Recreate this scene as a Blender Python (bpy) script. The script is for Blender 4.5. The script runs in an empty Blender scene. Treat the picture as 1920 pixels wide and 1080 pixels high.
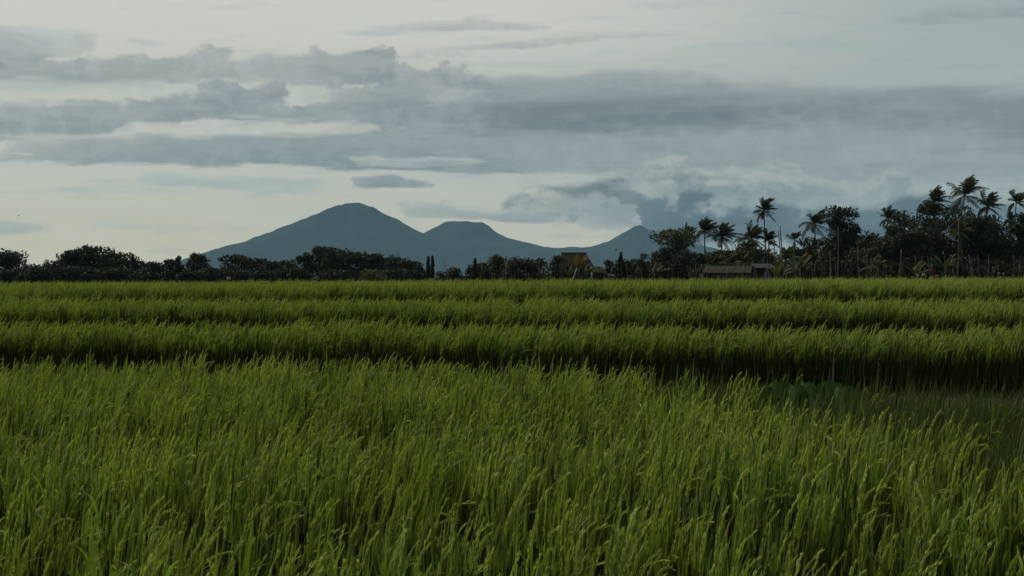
import bpy, math, random
import numpy as np
from mathutils import Vector

# ------------------------------------------------------------------ camera, sky, sun, exposure
SC = bpy.context.scene
COL = SC.collection
F = 2637.0            # focal length in pixels of the 1920 px wide photograph
CAMZ = 1.9
HORIZON = 515.0

cam_data = bpy.data.cameras.new('camera')
cam = bpy.data.objects.new('camera', cam_data)
COL.objects.link(cam)
cam.location = (0, 0, CAMZ)
cam.rotation_euler = (math.radians(90) - math.atan((540 - HORIZON) / F), 0, 0)
cam_data.sensor_width = 36
cam_data.lens = F / 1920 * 36
cam_data.clip_start = 0.1
cam_data.clip_end = 60000
cam_data.dof.use_dof = True
cam_data.dof.focus_distance = 17
cam_data.dof.aperture_fstop = 14
SC.camera = cam

SC.render.engine = 'CYCLES'
SC.cycles.use_denoising = True
SC.cycles.max_bounces = 8
SC.cycles.diffuse_bounces = 4
SC.cycles.transmission_bounces = 3
SC.cycles.volume_bounces = 0
SC.cycles.transparent_max_bounces = 8
SC.view_settings.view_transform = 'Standard'
SC.view_settings.look = 'None'
SC.view_settings.exposure = 0.0
SC.view_settings.gamma = 1.0
SC.view_settings.use_curve_mapping = False

SUN_EL, SUN_AZ = math.radians(46), math.radians(-35)     # high, ahead and to the left, behind the cloud
sun_data = bpy.data.lights.new('sun', 'SUN')
sun_data.energy = 2.6
sun_data.angle = math.radians(10)
sun_data.color = (1.0, 0.93, 0.80)
sun = bpy.data.objects.new('sun', sun_data)
COL.objects.link(sun)
sdir = Vector((math.sin(SUN_AZ) * math.cos(SUN_EL), math.cos(SUN_AZ) * math.cos(SUN_EL), math.sin(SUN_EL)))
sun.rotation_euler = sdir.to_track_quat('Z', 'Y').to_euler()
sun.location = (0, 0, 50)

def lin(c):
    out = []
    for v in c[:3]:
        v /= 255.0
        out.append(v / 12.92 if v <= 0.04045 else ((v + 0.055) / 1.055) ** 2.4)
    return out

def make_world():
    w = bpy.data.worlds.new('World')
    SC.world = w
    w.use_nodes = True
    nt = w.node_tree
    N, L = nt.nodes, nt.links
    N.clear()

    def put(sock, v):
        if v is None:
            return
        if isinstance(v, bpy.types.NodeSocket):
            L.new(v, sock)
        else:
            try:
                sock.default_value = v
            except Exception:
                sock.default_value = tuple(v) + (1.0,)

    def m(op, a, b=None, c=None, clamp=False):
        n = N.new('ShaderNodeMath'); n.operation = op; n.use_clamp = clamp
        put(n.inputs[0], a); put(n.inputs[1], b); put(n.inputs[2], c)
        return n.outputs[0]

    def sm(v, a, b, t0=0.0, t1=1.0):
        n = N.new('ShaderNodeMapRange'); n.interpolation_type = 'SMOOTHSTEP'
        put(n.inputs['Value'], v); put(n.inputs['From Min'], a); put(n.inputs['From Max'], b)
        put(n.inputs['To Min'], t0); put(n.inputs['To Max'], t1)
        return n.outputs[0]

    def mix(f, a, b):
        n = N.new('ShaderNodeMix'); n.data_type = 'RGBA'; n.clamp_factor = True
        put(n.inputs[0], f)
        for s, v in ((n.inputs[6], a), (n.inputs[7], b)):
            if isinstance(v, bpy.types.NodeSocket):
                L.new(v, s)
            else:
                s.default_value = (v[0], v[1], v[2], 1)
        return n.outputs[2]

    tc = N.new('ShaderNodeTexCoord')
    sep = N.new('ShaderNodeSeparateXYZ')
    L.new(tc.outputs['Generated'], sep.inputs[0])
    X, Y, Z = sep.outputs
    az = m('ARCTAN2', X, Y)
    el = m('ARCSINE', Z)
    v = m('MULTIPLY', el, F)                       # elevation in units of 1/F rad

    def noise(scale, zs, detail, rough=0.55, off=0.0, dist=0.0):
        c = N.new('ShaderNodeCombineXYZ')
        put(c.inputs[0], m('ADD', X, off)); put(c.inputs[1], Y); put(c.inputs[2], m('MULTIPLY', Z, zs))
        n = N.new('ShaderNodeTexNoise')
        L.new(c.outputs[0], n.inputs['Vector'])
        n.inputs['Scale'].default_value = scale
        n.inputs['Detail'].default_value = detail
        n.inputs['Roughness'].default_value = rough
        n.inputs['Distortion'].default_value = dist
        return m('SUBTRACT', n.outputs['Fac'], 0.5)

    n_big = noise(5.0, 3.0, 3)
    n_puff = noise(26.0, 1.6, 6, 0.52, 3.1, 0.3)
    n_streak = noise(7.0, 11.0, 6, 0.58, 7.7, 0.2)
    n_fine = noise(20.0, 7.0, 5, 0.6, 1.3)
    # the bank edges wander with the same slow noise
    vb = m('MULTIPLY_ADD', n_fine, 26.0, m('MULTIPLY_ADD', n_streak, 60.0, v))
    n_puff2 = noise(75.0, 1.3, 5, 0.55, 5.1, 0.4)
    vp = m('MULTIPLY_ADD', n_puff2, 34.0, m('MULTIPLY_ADD', n_puff, 105.0, v))
    vs = m('MULTIPLY_ADD', n_streak, 24.0, m('MULTIPLY_ADD', n_fine, 40.0, v))

    azn = m('MULTIPLY_ADD', m('MULTIPLY_ADD', n_puff, 0.13, m('MULTIPLY_ADD', n_puff2, 0.04, az)), 1 / 0.9, 0.5)   # bank ends wander too
    # veil: high thin overcast, warmer and paler low down, brighter towards the veiled sun
    dotn = N.new('ShaderNodeVectorMath'); dotn.operation = 'DOT_PRODUCT'
    L.new(tc.outputs['Generated'], dotn.inputs[0]); dotn.inputs[1].default_value = tuple(sdir)
    glow = sm(dotn.outputs['Value'], 0.2, 1.0)
    low = mix(sm(az, -0.36, 0.30), lin((206, 200, 172)), lin((198, 197, 180)))
    mid = mix(sm(az, -0.30, 0.32), lin((194, 196, 185)), lin((166, 175, 173)))
    high = mix(sm(az, -0.02, 0.36), lin((205, 206, 198)), lin((160, 172, 172)))
    up = lin((188, 192, 190))
    col = mix(sm(v, 60.0, 210.0), low, mid)
    col = mix(sm(vb, 330.0, 470.0), col, high)
    col = mix(sm(v, 620.0, 1500.0), col, up)
    # faint blue openings and soft grey streaks in the veil
    col = mix(m('MULTIPLY', sm(n_streak, 0.03, 0.20), 0.45), col, lin((150, 170, 171)))
    col = mix(m('MULTIPLY', sm(n_fine, 0.05, 0.22), 0.18), col, lin((140, 150, 152)))
    col = mix(m('MULTIPLY', sm(n_streak, -0.05, -0.22), 0.35), col, lin((204, 205, 195)))

    def bank(stops, cb, ct, st=10.0, sb=8.0, vt=None, vbm=None, shade=0.0, op=1.0, tex=1.0):
        """one cloud bank: stops are (x, y_top, y_bottom, opacity); its azimuth runs through one ramp"""
        nonlocal col
        r = N.new('ShaderNodeValToRGB'); cr = r.color_ramp; cr.interpolation = 'EASE'
        put(r.inputs[0], azn)
        pts = []
        for x, yt, yb, o in stops:
            a = math.atan((x - 960) / F)
            h = math.hypot(F, x - 960)
            pts.append((a / 0.9 + 0.5, F * math.atan((HORIZON - yt) / h) / 600, F * math.atan((HORIZON - yb) / h) / 600, o))
        while len(cr.elements) < len(pts):
            cr.elements.new(0.5)
        for e, (p, t, b, o) in zip(cr.elements, pts):
            e.position = p
        for e, (p, t, b, o) in zip(cr.elements, pts):
            e.color = (t, b, o, 1)
        s = N.new('ShaderNodeSeparateColor'); L.new(r.outputs[0], s.inputs[0])
        T = m('MULTIPLY', s.outputs[0], 600.0); B = m('MULTIPLY', s.outputs[1], 600.0)
        vt = vt or vp; vbm = vbm or vs
        mt = sm(vt, m('SUBTRACT', T, st), m('ADD', T, st), 1.0, 0.0)
        mb = sm(vbm, m('SUBTRACT', B, sb), m('ADD', B, sb))
        k = m('MULTIPLY', m('MULTIPLY', mt, mb), m('MULTIPLY', s.outputs[2], op))
        t = m('DIVIDE', m('SUBTRACT', vt, B), m('SUBTRACT', T, B))
        t = m('MULTIPLY_ADD', n_fine, shade * 4, t)
        body = mix(sm(t, 0.15, 1.05), cb, ct)
        body = mix(m('MULTIPLY', sm(n_puff, -0.05, 0.12), 0.6 * tex), body, ct)
        body = mix(m('MULTIPLY', sm(n_streak, 0.0, -0.2), 0.25 * tex), body, lin((170, 178, 176)))
        body = mix(m('MULTIPLY', sm(n_fine, -0.02, 0.16), 0.35), body, [q * .74 for q in cb])
        body = mix(m('MULTIPLY', sm(n_puff2, -.02, 0.14), 0.34 * tex), body, [q * 1.25 for q in ct])
        col = mix(k, col, body)

    g = lin
    # faint high wisps
    bank([(700, 44, 50, 0), (780, 42, 54, .5), (900, 36, 56, .75), (1000, 46, 58, .5), (1040, 52, 56, 0)], g((160, 166, 166)), g((176, 181, 178)), 5, 4, vs, vs)
    bank([(790, 96, 102, 0), (850, 92, 104, .5), (950, 76, 94, .7), (1100, 64, 82, .6), (1160, 60, 72, .4), (1260, 58, 68, .2), (1330, 58, 66, 0)], g((158, 165, 165)), g((176, 182, 180)), 5, 4, vs, vs)
    bank([(1190, 12, 24, 0), (1250, 10, 24, .45), (1330, 4, 18, .3), (1400, 2, 12, 0)], g((164, 170, 170)), g((178, 184, 182)), 4, 4, vs, vs)
    bank([(1640, 28, 42, 0), (1720, 26, 42, .5), (1800, 14, 36, .6), (1860, 6, 34, .6), (1960, 0, 34, .6)], g((134, 148, 150)), g((154, 167, 168)), 8, 5, vs, vs)
    # left blue-grey patch
    bank([(-60, 52, 130, .75), (60, 58, 122, .75), (140, 66, 112, .5), (210, 82, 104, 0)], g((146, 157, 159)), g((160, 170, 171)), 14, 10, vs, vs)
    # big middle cloud, right
    bank([(560, 170, 230, 0), (640, 148, 262, .5), (760, 128, 285, .85), (900, 150, 300, .95), (1000, 152, 305, 1), (1120, 140, 318, 1), (1200, 140, 322, 1), (1400, 158, 340, 1), (1600, 164, 352, 1), (1760, 156, 350, 1), (1960, 160, 350, 1)],
         g((138, 150, 152)), g((146, 154, 155)), 14, 26, vb, vs)
    bank([(600, 196, 230, 0), (720, 190, 250, .7), (900, 186, 250, .9), (1100, 186, 246, 1), (1300, 180, 236, .95), (1500, 186, 222, .7), (1700, 172, 236, .5), (1960, 176, 260, .6)],
         g((100, 113, 118)), g((116, 128, 131)), 16, 22, vb, vb)
    # upper layer from left to the puffs
    bank([(-60, 104, 142, .8), (120, 106, 150, .8), (300, 104, 152, .8), (420, 108, 150, .75), (560, 98, 152, .8), (640, 100, 165, .9), (720, 84, 180, .95), (800, 112, 190, .9), (880, 140, 190, .6), (960, 150, 180, 0)],
         g((136, 146, 148)), g((158, 164, 163)), 7, 8, None, vs)
    # left middle layer with puffs
    bank([(-60, 200, 262, .9), (120, 198, 258, .9), (240, 188, 248, .9), (340, 176, 236, .95), (410, 146, 226, 1), (470, 166, 226, 1), (560, 140, 228, 1), (620, 186, 238, .9), (720, 170, 246, .9), (840, 176, 250, .7), (940, 190, 250, 0)],
         g((130, 142, 145)), g((150, 158, 158)), 6, 9, None, vs)
    # bright breaks
    bank([(150, 164, 182, 0), (220, 156, 184, .7), (330, 154, 178, .7), (410, 168, 184, 0)], g((190, 194, 187)), g((180, 186, 181)), 5, 6, vs, vp)
    bank([(565, 176, 184, 0), (600, 162, 188, .85), (650, 158, 178, .85), (680, 166, 172, 0)], g((192, 196, 188)), g((184, 189, 183)), 5, 5, vs, vp)
    bank([(800, 176, 190, 0), (830, 166, 196, .5), (875, 164, 182, .5), (910, 172, 178, 0)], g((176, 182, 178)), g((168, 176, 173)), 5, 5, vs, vp)
    bank([(180, 246, 256, 0), (250, 234, 262, .85), (420, 222, 256, .9), (560, 228, 252, .9), (680, 232, 246, .8), (740, 238, 242, 0)], g((192, 195, 186)), g((186, 190, 183)), 5, 6, vs, vs)
    bank([(-60, 184, 200, .6), (60, 180, 200, .6), (200, 190, 198, 0)], g((178, 184, 179)), g((178, 184, 179)), 4, 5, vs, vs)
    # long lower layer with flat base
    bank([(-60, 290, 296, 0), (50, 262, 296, .6), (160, 262, 306, .85), (340, 258, 312, .95), (520, 252, 314, 1), (760, 250, 316, 1), (960, 254, 322, .9), (1060, 270, 330, .6), (1180, 290, 334, 0)],
         g((124, 138, 141)), g((142, 152, 153)), 8, 5, vs, vs)
    bank([(600, 300, 304, 0), (680, 296, 306, .8), (860, 294, 304, .8), (930, 300, 303, 0)], g((176, 183, 178)), g((170, 178, 174)), 4, 4, vs, vs)
    # lens cloud and the bank over the saddle
    bank([(618, 343, 347, 0), (650, 334, 352, .75), (710, 328, 355, .9), (770, 337, 353, .75), (835, 343, 348, 0)], g((112, 128, 132)), g((134, 146, 148)), 4, 4, vs, vs)
    bank([(720, 386, 394, 0), (790, 380, 408, .55), (860, 390, 410, .6), (930, 396, 417, .8), (1010, 396, 419, .9), (1064, 402, 417, .8), (1082, 408, 412, 0)], g((120, 134, 138)), g((146, 156, 157)), 6, 3, vs, v)
    bank([(150, 424, 428, 0), (240, 420, 434, .35), (420, 424, 436, .3), (520, 430, 436, 0)], g((160, 168, 164)), g((168, 175, 170)), 5, 4, vs, vs)
    bank([(-60, 416, 440, .6), (40, 418, 440, .55), (100, 430, 436, 0)], g((144, 160, 160)), g((150, 166, 165)), 5, 4, vs, vs)
    bank([(250, 332, 340, 0), (330, 330, 352, .6), (520, 334, 360, .6), (620, 345, 362, 0)], g((152, 170, 170)), g((158, 174, 173)), 8, 6, vs, vs)
    bank([(1010, 438, 446, 0), (1070, 438, 447, .45), (1150, 442, 447, 0)], g((158, 166, 162)), g((160, 168, 165)), 3, 2, v, v)
    # grey mass over the cone, lit heaps above a blue-dark base
    bank([(950, 352, 400, 0), (1010, 350, 398, .6), (1090, 338, 420, .7), (1150, 322, 432, .75), (1200, 306, 470, 1), (1260, 298, 480, 1), (1340, 310, 490, 1), (1420, 316, 500, 1), (1520, 318, 500, 1), (1640, 334, 500, 1), (1780, 344, 500, 1), (1960, 352, 500, 1)],
         g((112, 127, 133)), g((150, 161, 160)), 6, 16, None, v, 0.1)
    bank([(950, 358, 370, 0), (1030, 354, 374, .5), (1110, 346, 372, .7), (1155, 340, 384, .5), (1185, 344, 428, .55), (1240, 356, 470, .85), (1300, 368, 480, 1), (1400, 384, 480, 1), (1560, 390, 480, 1), (1640, 384, 480, 1), (1700, 372, 470, .95), (1780, 364, 460, .9), (1860, 372, 460, .85), (1960, 382, 460, .8)],
         g((16, 40, 56)), g((66, 84, 95)), 9, 9, None, vp, tex=.3)
    bank([(1150, 330, 352, 0), (1200, 306, 356, .45), (1245, 298, 362, .65), (1300, 318, 366, .6), (1380, 312, 372, .55), (1470, 306, 376, .55), (1560, 318, 372, .35), (1660, 336, 372, .3), (1720, 350, 360, 0)], g((100, 116, 122)), g((180, 184, 176)), 6, 20, None, vp, tex=.7)
    bank([(1240, 474, 500, 0), (1290, 466, 520, .5), (1340, 454, 520, .9), (1440, 450, 520, .9), (1500, 448, 520, .9), (1560, 462, 520, .6), (1960, 470, 520, .4)], g((176, 182, 174)), g((150, 160, 158)), 10, 8, vs, v)
    # cream slits
    bank([(940, 336, 346, 0), (1000, 324, 346, .6), (1080, 326, 342, .7), (1130, 326, 334, 0)], g((180, 187, 180)), g((174, 182, 177)), 5, 4, vs, vs)
    bank([(1640, 318, 326, 0), (1700, 328, 348, .7), (1800, 336, 352, .75), (1960, 330, 354, .75)], g((168, 177, 174)), g((150, 162, 161)), 6, 4, v, vp)
    # plume beside the cone
    bank([(1158, 410, 416, 0), (1168, 400, 428, .6), (1176, 398, 434, .85), (1184, 404, 432, .8), (1196, 412, 424, 0)], g((180, 180, 170)), g((160, 168, 164)), 5, 4, vs, vs)
    bank([(520, 404, 416, 0), (556, 396, 420, .7), (585, 392, 420, 1), (606, 394, 413, .8), (622, 400, 411, 0)], g((186, 190, 184)), g((190, 193, 187)), 3, 3, vs, vs)

    # brighter veil around the hidden sun (well above the frame)
    # the overcast is heavier towards the side away from the sun
    turn = sm(m('ADD', m('MULTIPLY', Y, 0.82), m('MULTIPLY', X, -0.57)), -0.9, 0.45, 0.33, 1.0)
    wm = N.new('ShaderNodeMix'); wm.data_type = 'RGBA'; wm.blend_type = 'MULTIPLY'; wm.inputs[0].default_value = 1
    L.new(col, wm.inputs[6]); wm.inputs[7].default_value = (1.02, 1.0, .975, 1); col = wm.outputs[2]   # the air in front adds blue
    bc = N.new('ShaderNodeVectorMath'); bc.operation = 'SCALE'
    L.new(col, bc.inputs[0]); put(bc.inputs['Scale'], m('MULTIPLY', m('MULTIPLY', turn, m('MULTIPLY_ADD', m('MULTIPLY', glow, sm(v, 560.0, 1500.0)), 1.4, 1.0)), 10.0))
    sky = N.new('ShaderNodeTexSky'); sky.sky_type = 'NISHITA'; sky.sun_disc = False
    sky.sun_elevation = SUN_EL; sky.sun_rotation = SUN_AZ
    fin = mix(sm(v, -30.0, 5.0, 1.0, 0.95), sky.outputs[0], bc.outputs[0])
    bg = N.new('ShaderNodeBackground'); bg.inputs['Strength'].default_value = 0.1
    L.new(fin, bg.inputs['Color'])
    out = N.new('ShaderNodeOutputWorld')
    L.new(bg.outputs[0], out.inputs['Surface'])
    w.cycles.sampling_method = 'MANUAL'
    w.cycles.sample_map_resolution = 512
make_world()

# ------------------------------------------------------------------ helpers
def P(px, py, d):
    """the point at distance d (along +y) whose direction is that of photo pixel (px, py)"""
    return Vector(((px - 960) / F * d, d, CAMZ + (HORIZON - py) / F * d))

def mesh_from(name, verts, faces, mats=None, midx=None, smooth=False):
    me = bpy.data.meshes.new(name)
    me.from_pydata([tuple(v) for v in verts] if not isinstance(verts, np.ndarray) else verts.tolist(), [], faces if isinstance(faces, list) else faces.tolist())
    for mt in (mats or []):
        me.materials.append(mt)
    if midx is not None:
        me.polygons.foreach_set('material_index', midx)
    if smooth:
        me.polygons.foreach_set('use_smooth', [True] * len(me.polygons))
    me.update()
    return me

def link(name, me, parent=None, loc=None, rot=None):
    o = bpy.data.objects.new(name, me)
    COL.objects.link(o)
    if parent:
        o.parent = parent
    if loc is not None:
        o.location = loc
    if rot is not None:
        o.rotation_euler = rot
    return o

def tag(o, label=None, cat=None, group=None, kind=None):
    if label: o['label'] = label
    if cat: o['category'] = cat
    if group: o['group'] = group
    if kind: o['kind'] = kind
    return o

def empty(name, loc, label, cat, group=None, rz=0):
    o = bpy.data.objects.new(name, None)
    COL.objects.link(o)
    o.location = loc
    o.rotation_euler = (0, 0, rz)
    o.empty_display_size = 0.3
    return tag(o, label, cat, group)

_ones = ['first', 'second', 'third', 'fourth', 'fifth', 'sixth', 'seventh', 'eighth', 'ninth']
ORD = _ones + ['tenth', 'eleventh', 'twelfth', 'thirteenth', 'fourteenth', 'fifteenth', 'sixteenth', 'seventeenth', 'eighteenth', 'nineteenth']
for _t, _u in (('twenty', 'twentieth'), ('thirty', 'thirtieth'), ('forty', 'fortieth'), ('fifty', 'fiftieth'), ('sixty', 'sixtieth'), ('seventy', 'seventieth')):
    ORD += [_u] + [_t + '-' + o for o in _ones]

class MB:
    def __init__(s):
        s.v, s.f = [], []
    def add(s, vs, fs):
        n = len(s.v)
        s.v += [tuple(q) for q in vs]
        s.f += [tuple(i + n for i in f) for f in fs]
    def box(s, c, d, rz=0):
        c = Vector(c); cs, sn = math.cos(rz), math.sin(rz)
        vs = []
        for z in (-1, 1):
            for y in (-1, 1):
                for x in (-1, 1):
                    a, b = x * d[0] / 2, y * d[1] / 2
                    vs.append((c.x + a * cs - b * sn, c.y + a * sn + b * cs, c.z + z * d[2] / 2))
        s.add(vs, [(0, 2, 3, 1), (4, 5, 7, 6), (0, 1, 5, 4), (2, 6, 7, 3), (0, 4, 6, 2), (1, 3, 7, 5)])
    def tube(s, pts, radii, n=6, cap=True):
        pts = [Vector(p) for p in pts]
        vs, fs = [], []
        for i, p in enumerate(pts):
            d = (pts[min(i + 1, len(pts) - 1)] - pts[max(i - 1, 0)]).normalized()
            u = d.cross(Vector((0.3, 1, 0.1))).normalized(); w = d.cross(u)
            for k in range(n):
                a = 2 * math.pi * k / n
                vs.append(p + (u * math.cos(a) + w * math.sin(a)) * radii[i])
        for i in range(len(pts) - 1):
            for k in range(n):
                k2 = (k + 1) % n
                fs.append((i * n + k, i * n + k2, (i + 1) * n + k2, (i + 1) * n + k))
        if cap:
            fs.append(tuple(range(n))[::-1]); fs.append(tuple(range((len(pts) - 1) * n, len(pts) * n)))
        s.add(vs, fs)
    def slab(s, a, b, c, d, th):
        """a four cornered sheet of thickness th"""
        a, b, c, d = map(Vector, (a, b, c, d))
        nrm = (b - a).cross(d - a).normalized() * th
        vs = [a, b, c, d, a - nrm, b - nrm, c - nrm, d - nrm]
        s.add(vs, [(0, 1, 2, 3), (7, 6, 5, 4), (0, 4, 5, 1), (1, 5, 6, 2), (2, 6, 7, 3), (3, 7, 4, 0)])
    def build(s, name, mat, parent=None, smooth=False):
        return link(name, mesh_from(name, s.v, s.f, [mat], smooth=smooth), parent)

# ------------------------------------------------------------------ materials
def material(name, base, var=None, rough=0.7, scale=4.0, trans=0.0, tcol=None, obj_random=0.0, coords='Object', spec=0.3, detail=4, patch=None, bump=0.0):
    mt = bpy.data.materials.new(name); mt.use_nodes = True
    nt = mt.node_tree; N, L = nt.nodes, nt.links
    b = N['Principled BSDF']; out = N['Material Output']
    b.inputs['Roughness'].default_value = rough
    b.inputs['Specular IOR Level'].default_value = spec
    tc = N.new('ShaderNodeTexCoord')
    nz = N.new('ShaderNodeTexNoise'); nz.inputs['Scale'].default_value = scale; nz.inputs['Detail'].default_value = detail
    L.new(tc.outputs[coords], nz.inputs['Vector'])
    mp = N.new('ShaderNodeMapRange'); mp.inputs[1].default_value = 0.32; mp.inputs[2].default_value = 0.68
    L.new(nz.outputs['Fac'], mp.inputs[0])
    mx = N.new('ShaderNodeMix'); mx.data_type = 'RGBA'
    L.new(mp.outputs[0], mx.inputs[0])
    mx.inputs[6].default_value = (*base, 1); mx.inputs[7].default_value = (*(var or base), 1)
    c = mx.outputs[2]
    if patch:                                    # slow change of kind across the field (one instance, one value)
        oi = N.new('ShaderNodeObjectInfo')
        pn = N.new('ShaderNodeTexNoise'); pn.inputs['Scale'].default_value = 0.55; pn.inputs['Detail'].default_value = 3
        L.new(oi.outputs['Location'], pn.inputs['Vector'])
        pr = N.new('ShaderNodeMapRange'); pr.inputs[1].default_value = 0.38; pr.inputs[2].default_value = 0.64
        L.new(pn.outputs['Fac'], pr.inputs[0])
        m2 = N.new('ShaderNodeMix'); m2.data_type = 'RGBA'
        L.new(pr.outputs[0], m2.inputs[0]); L.new(c, m2.inputs[6]); m2.inputs[7].default_value = (*patch, 1)
        c = m2.outputs[2]
    if obj_random:
        oi = N.new('ShaderNodeObjectInfo')
        h = N.new('ShaderNodeHueSaturation')
        r1 = N.new('ShaderNodeMapRange'); r1.inputs[3].default_value = 1 - obj_random; r1.inputs[4].default_value = 1 + obj_random
        L.new(oi.outputs['Random'], r1.inputs[0]); L.new(r1.outputs[0], h.inputs['Value'])
        r2 = N.new('ShaderNodeMapRange'); r2.inputs[3].default_value = 0.5 - obj_random * .045; r2.inputs[4].default_value = 0.5 + obj_random * .045
        fr = N.new('ShaderNodeMath'); fr.operation = 'FRACT'
        ml = N.new('ShaderNodeMath'); ml.operation = 'MULTIPLY'; ml.inputs[1].default_value = 7.31
        L.new(oi.outputs['Random'], ml.inputs[0]); L.new(ml.outputs[0], fr.inputs[0]); L.new(fr.outputs[0], r2.inputs[0])
        L.new(r2.outputs[0], h.inputs['Hue'])
        L.new(c, h.inputs['Color']); c = h.outputs[0]
    L.new(c, b.inputs['Base Color'])
    if bump:
        bp = N.new('ShaderNodeBump'); bp.inputs['Strength'].default_value = bump
        L.new(nz.outputs['Fac'], bp.inputs['Height']); L.new(bp.outputs[0], b.inputs['Normal'])
    if trans:
        t = N.new('ShaderNodeBsdfTranslucent')
        g = N.new('ShaderNodeMix'); g.data_type = 'RGBA'; g.blend_type = 'MULTIPLY'; g.inputs[0].default_value = 1
        L.new(c, g.inputs[6]); g.inputs[7].default_value = (*(tcol or (1.5, 1.45, .7)), 1)
        L.new(g.outputs[2], t.inputs['Color'])
        ms = N.new('ShaderNodeMixShader'); ms.inputs[0].default_value = trans
        L.new(b.outputs[0], ms.inputs[1]); L.new(t.outputs[0], ms.inputs[2]); L.new(ms.outputs[0], out.inputs['Surface'])
    return mt

M_leaf = material('rice_leaf', (.042, .078, .018), (.092, .135, .030), rough=.6, scale=6, trans=.42, tcol=(1.4, 1.5, .6), obj_random=.3, patch=(.10, .135, .026), spec=.16)
M_pan = material('rice_panicle', (.23, .29, .062), (.32, .36, .09), rough=.7, scale=30, trans=.25, tcol=(1.2, 1.4, .6), obj_random=.22, spec=.1)  # ripening yellow, lightened further in the colour so the tips look lit
M_stem = material('rice_stem', (.02, .034, .012), (.035, .05, .016), rough=.8, scale=10, trans=.1, obj_random=.2, spec=.04)  # dull lower stems, colour darkened further to deepen shade under the leaves
M_dry = material('dry_rice_leaf', (.17, .17, .06), (.22, .20, .08), rough=.8, trans=.2, spec=.1)
M_young = material('young_rice_leaf', (.032, .055, .015), (.060, .085, .020), rough=.7, scale=6, trans=.25, tcol=(1.3, 1.4, .55), obj_random=.35, patch=(.050, .070, .018), spec=.08)
M_weed = material('weed_leaf', (.045, .07, .02), (.09, .09, .04), rough=.7, scale=8, trans=.2, obj_random=.3)
M_soil = material('wet_soil', (.010, .010, .007), (.020, .018, .012), spec=.05, rough=.95, scale=1.5, coords='Object', detail=8, bump=.4)
M_crown = material('tree_foliage', (.014, .020, .008), (.026, .034, .012), rough=.65, scale=.5, trans=.12, spec=.15)
M_crownb = material('warm_foliage', (.021, .024, .010), (.036, .034, .014), rough=.65, scale=.8, trans=.15, spec=.15)
M_crownl = material('light_foliage', (.032, .046, .018), (.052, .064, .024), rough=.6, scale=.8, trans=.2, spec=.2)
M_cypress = material('cypress_foliage', (.016, .026, .012), (.026, .036, .016), rough=.7, scale=2, trans=.08, spec=.1)
M_palm = material('palm_frond', (.017, .024, .009), (.030, .036, .012), rough=.7, scale=.6, trans=.12, spec=.1)
M_palml = material('young_palm_frond', (.030, .044, .014), (.050, .060, .018), rough=.7, scale=.8, trans=.15, spec=.08)
M_banana = material('banana_leaf', (.042, .048, .012), (.072, .064, .016), rough=.7, scale=1.2, trans=.25, spec=.08)
M_bananad = material('green_banana_leaf', (.022, .038, .012), (.040, .052, .016), rough=.7, scale=1.2, trans=.2, spec=.08)
M_taro = material('taro_leaf', (.024, .052, .012), (.034, .068, .016), rough=.65, scale=9, trans=.15, spec=.05)
M_bark = material('bark', (.075, .062, .045), (.13, .11, .085), spec=.05, rough=.9, scale=3, bump=.5)
M_palmbark = material('palm_bark', (.07, .062, .045), (.125, .11, .08), spec=.05, rough=.9, scale=5, bump=.4)
M_bamboo = material('dry_bamboo', (.08, .072, .052), (.15, .135, .10), spec=.05, rough=.7, scale=3, obj_random=.4)
M_darkwood = material('dark_wood', (.035, .03, .024), (.06, .05, .04), spec=.05, rough=.85, scale=4)
M_plank = material('weathered_plank', (.085, .06, .045), (.14, .105, .085), spec=.05, rough=.85, scale=3, obj_random=.4)
M_sheet = material('weathered_roof_sheet', (.022, .019, .014), (.037, .031, .023), spec=.05, rough=.7, scale=2.5, obj_random=.25)
M_rooft = material('old_brown_roof_tile', (.013, .008, .006), (.026, .014, .010), spec=.05, rough=.85, scale=5, obj_random=.3)
M_roofo = material('orange_roof_tile', (.035, .013, .007), (.055, .018, .009), spec=.05, rough=.8, scale=5, obj_random=.2)
M_plaster = material('pale_plaster', (.20, .20, .18), (.28, .28, .25), spec=.05, rough=.85, scale=2)
M_brick = material('dark_plaster', (.03, .025, .02), (.045, .036, .03), spec=.05, rough=.9, scale=3)
M_red = material('red_cloth', (.26, .02, .02), (.32, .03, .025), rough=.8)
M_orange = material('orange_cloth', (.36, .07, .03), (.42, .10, .05), rough=.8)
M_white = material('white_plastic', (.30, .30, .30), (.42, .42, .42), spec=.05, rough=.6)
M_pane = material('dark_pane', (.01, .012, .014), rough=.25)
M_blue = material('blue_plastic', (.03, .05, .16), (.04, .07, .2), rough=.6)
M_mount = material('forest_slope', (.010, .017, .014), (.018, .026, .018), rough=.95, scale=.004, spec=0.0)

# ------------------------------------------------------------------ haze
def haze():
    m = MB()
    x0, x1, y0, y1, z0, z1 = -9200, 9200, -300, 13050, -2, 570
    m.box(((x0 + x1) / 2, (y0 + y1) / 2, (z0 + z1) / 2), (x1 - x0, y1 - y0, z1 - z0))
    mt = bpy.data.materials.new('haze'); mt.use_nodes = True
    N, L = mt.node_tree.nodes, mt.node_tree.links
    N.remove(N['Principled BSDF'])
    v = N.new('ShaderNodeVolumePrincipled')
    v.inputs['Color'].default_value = (.42, .74, 1.0, 1)
    v.inputs['Density'].default_value = HAZE
    v.inputs['Anisotropy'].default_value = 0.0
    L.new(v.outputs[0], N['Material Output'].inputs['Volume'])
    mt.cycles.homogeneous_volume = True
    o = m.build('haze', mt)
    tag(o, 'thin blue morning haze between the rice field and the volcanoes', 'haze', kind='stuff')
HAZE = 3.2e-5

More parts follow.
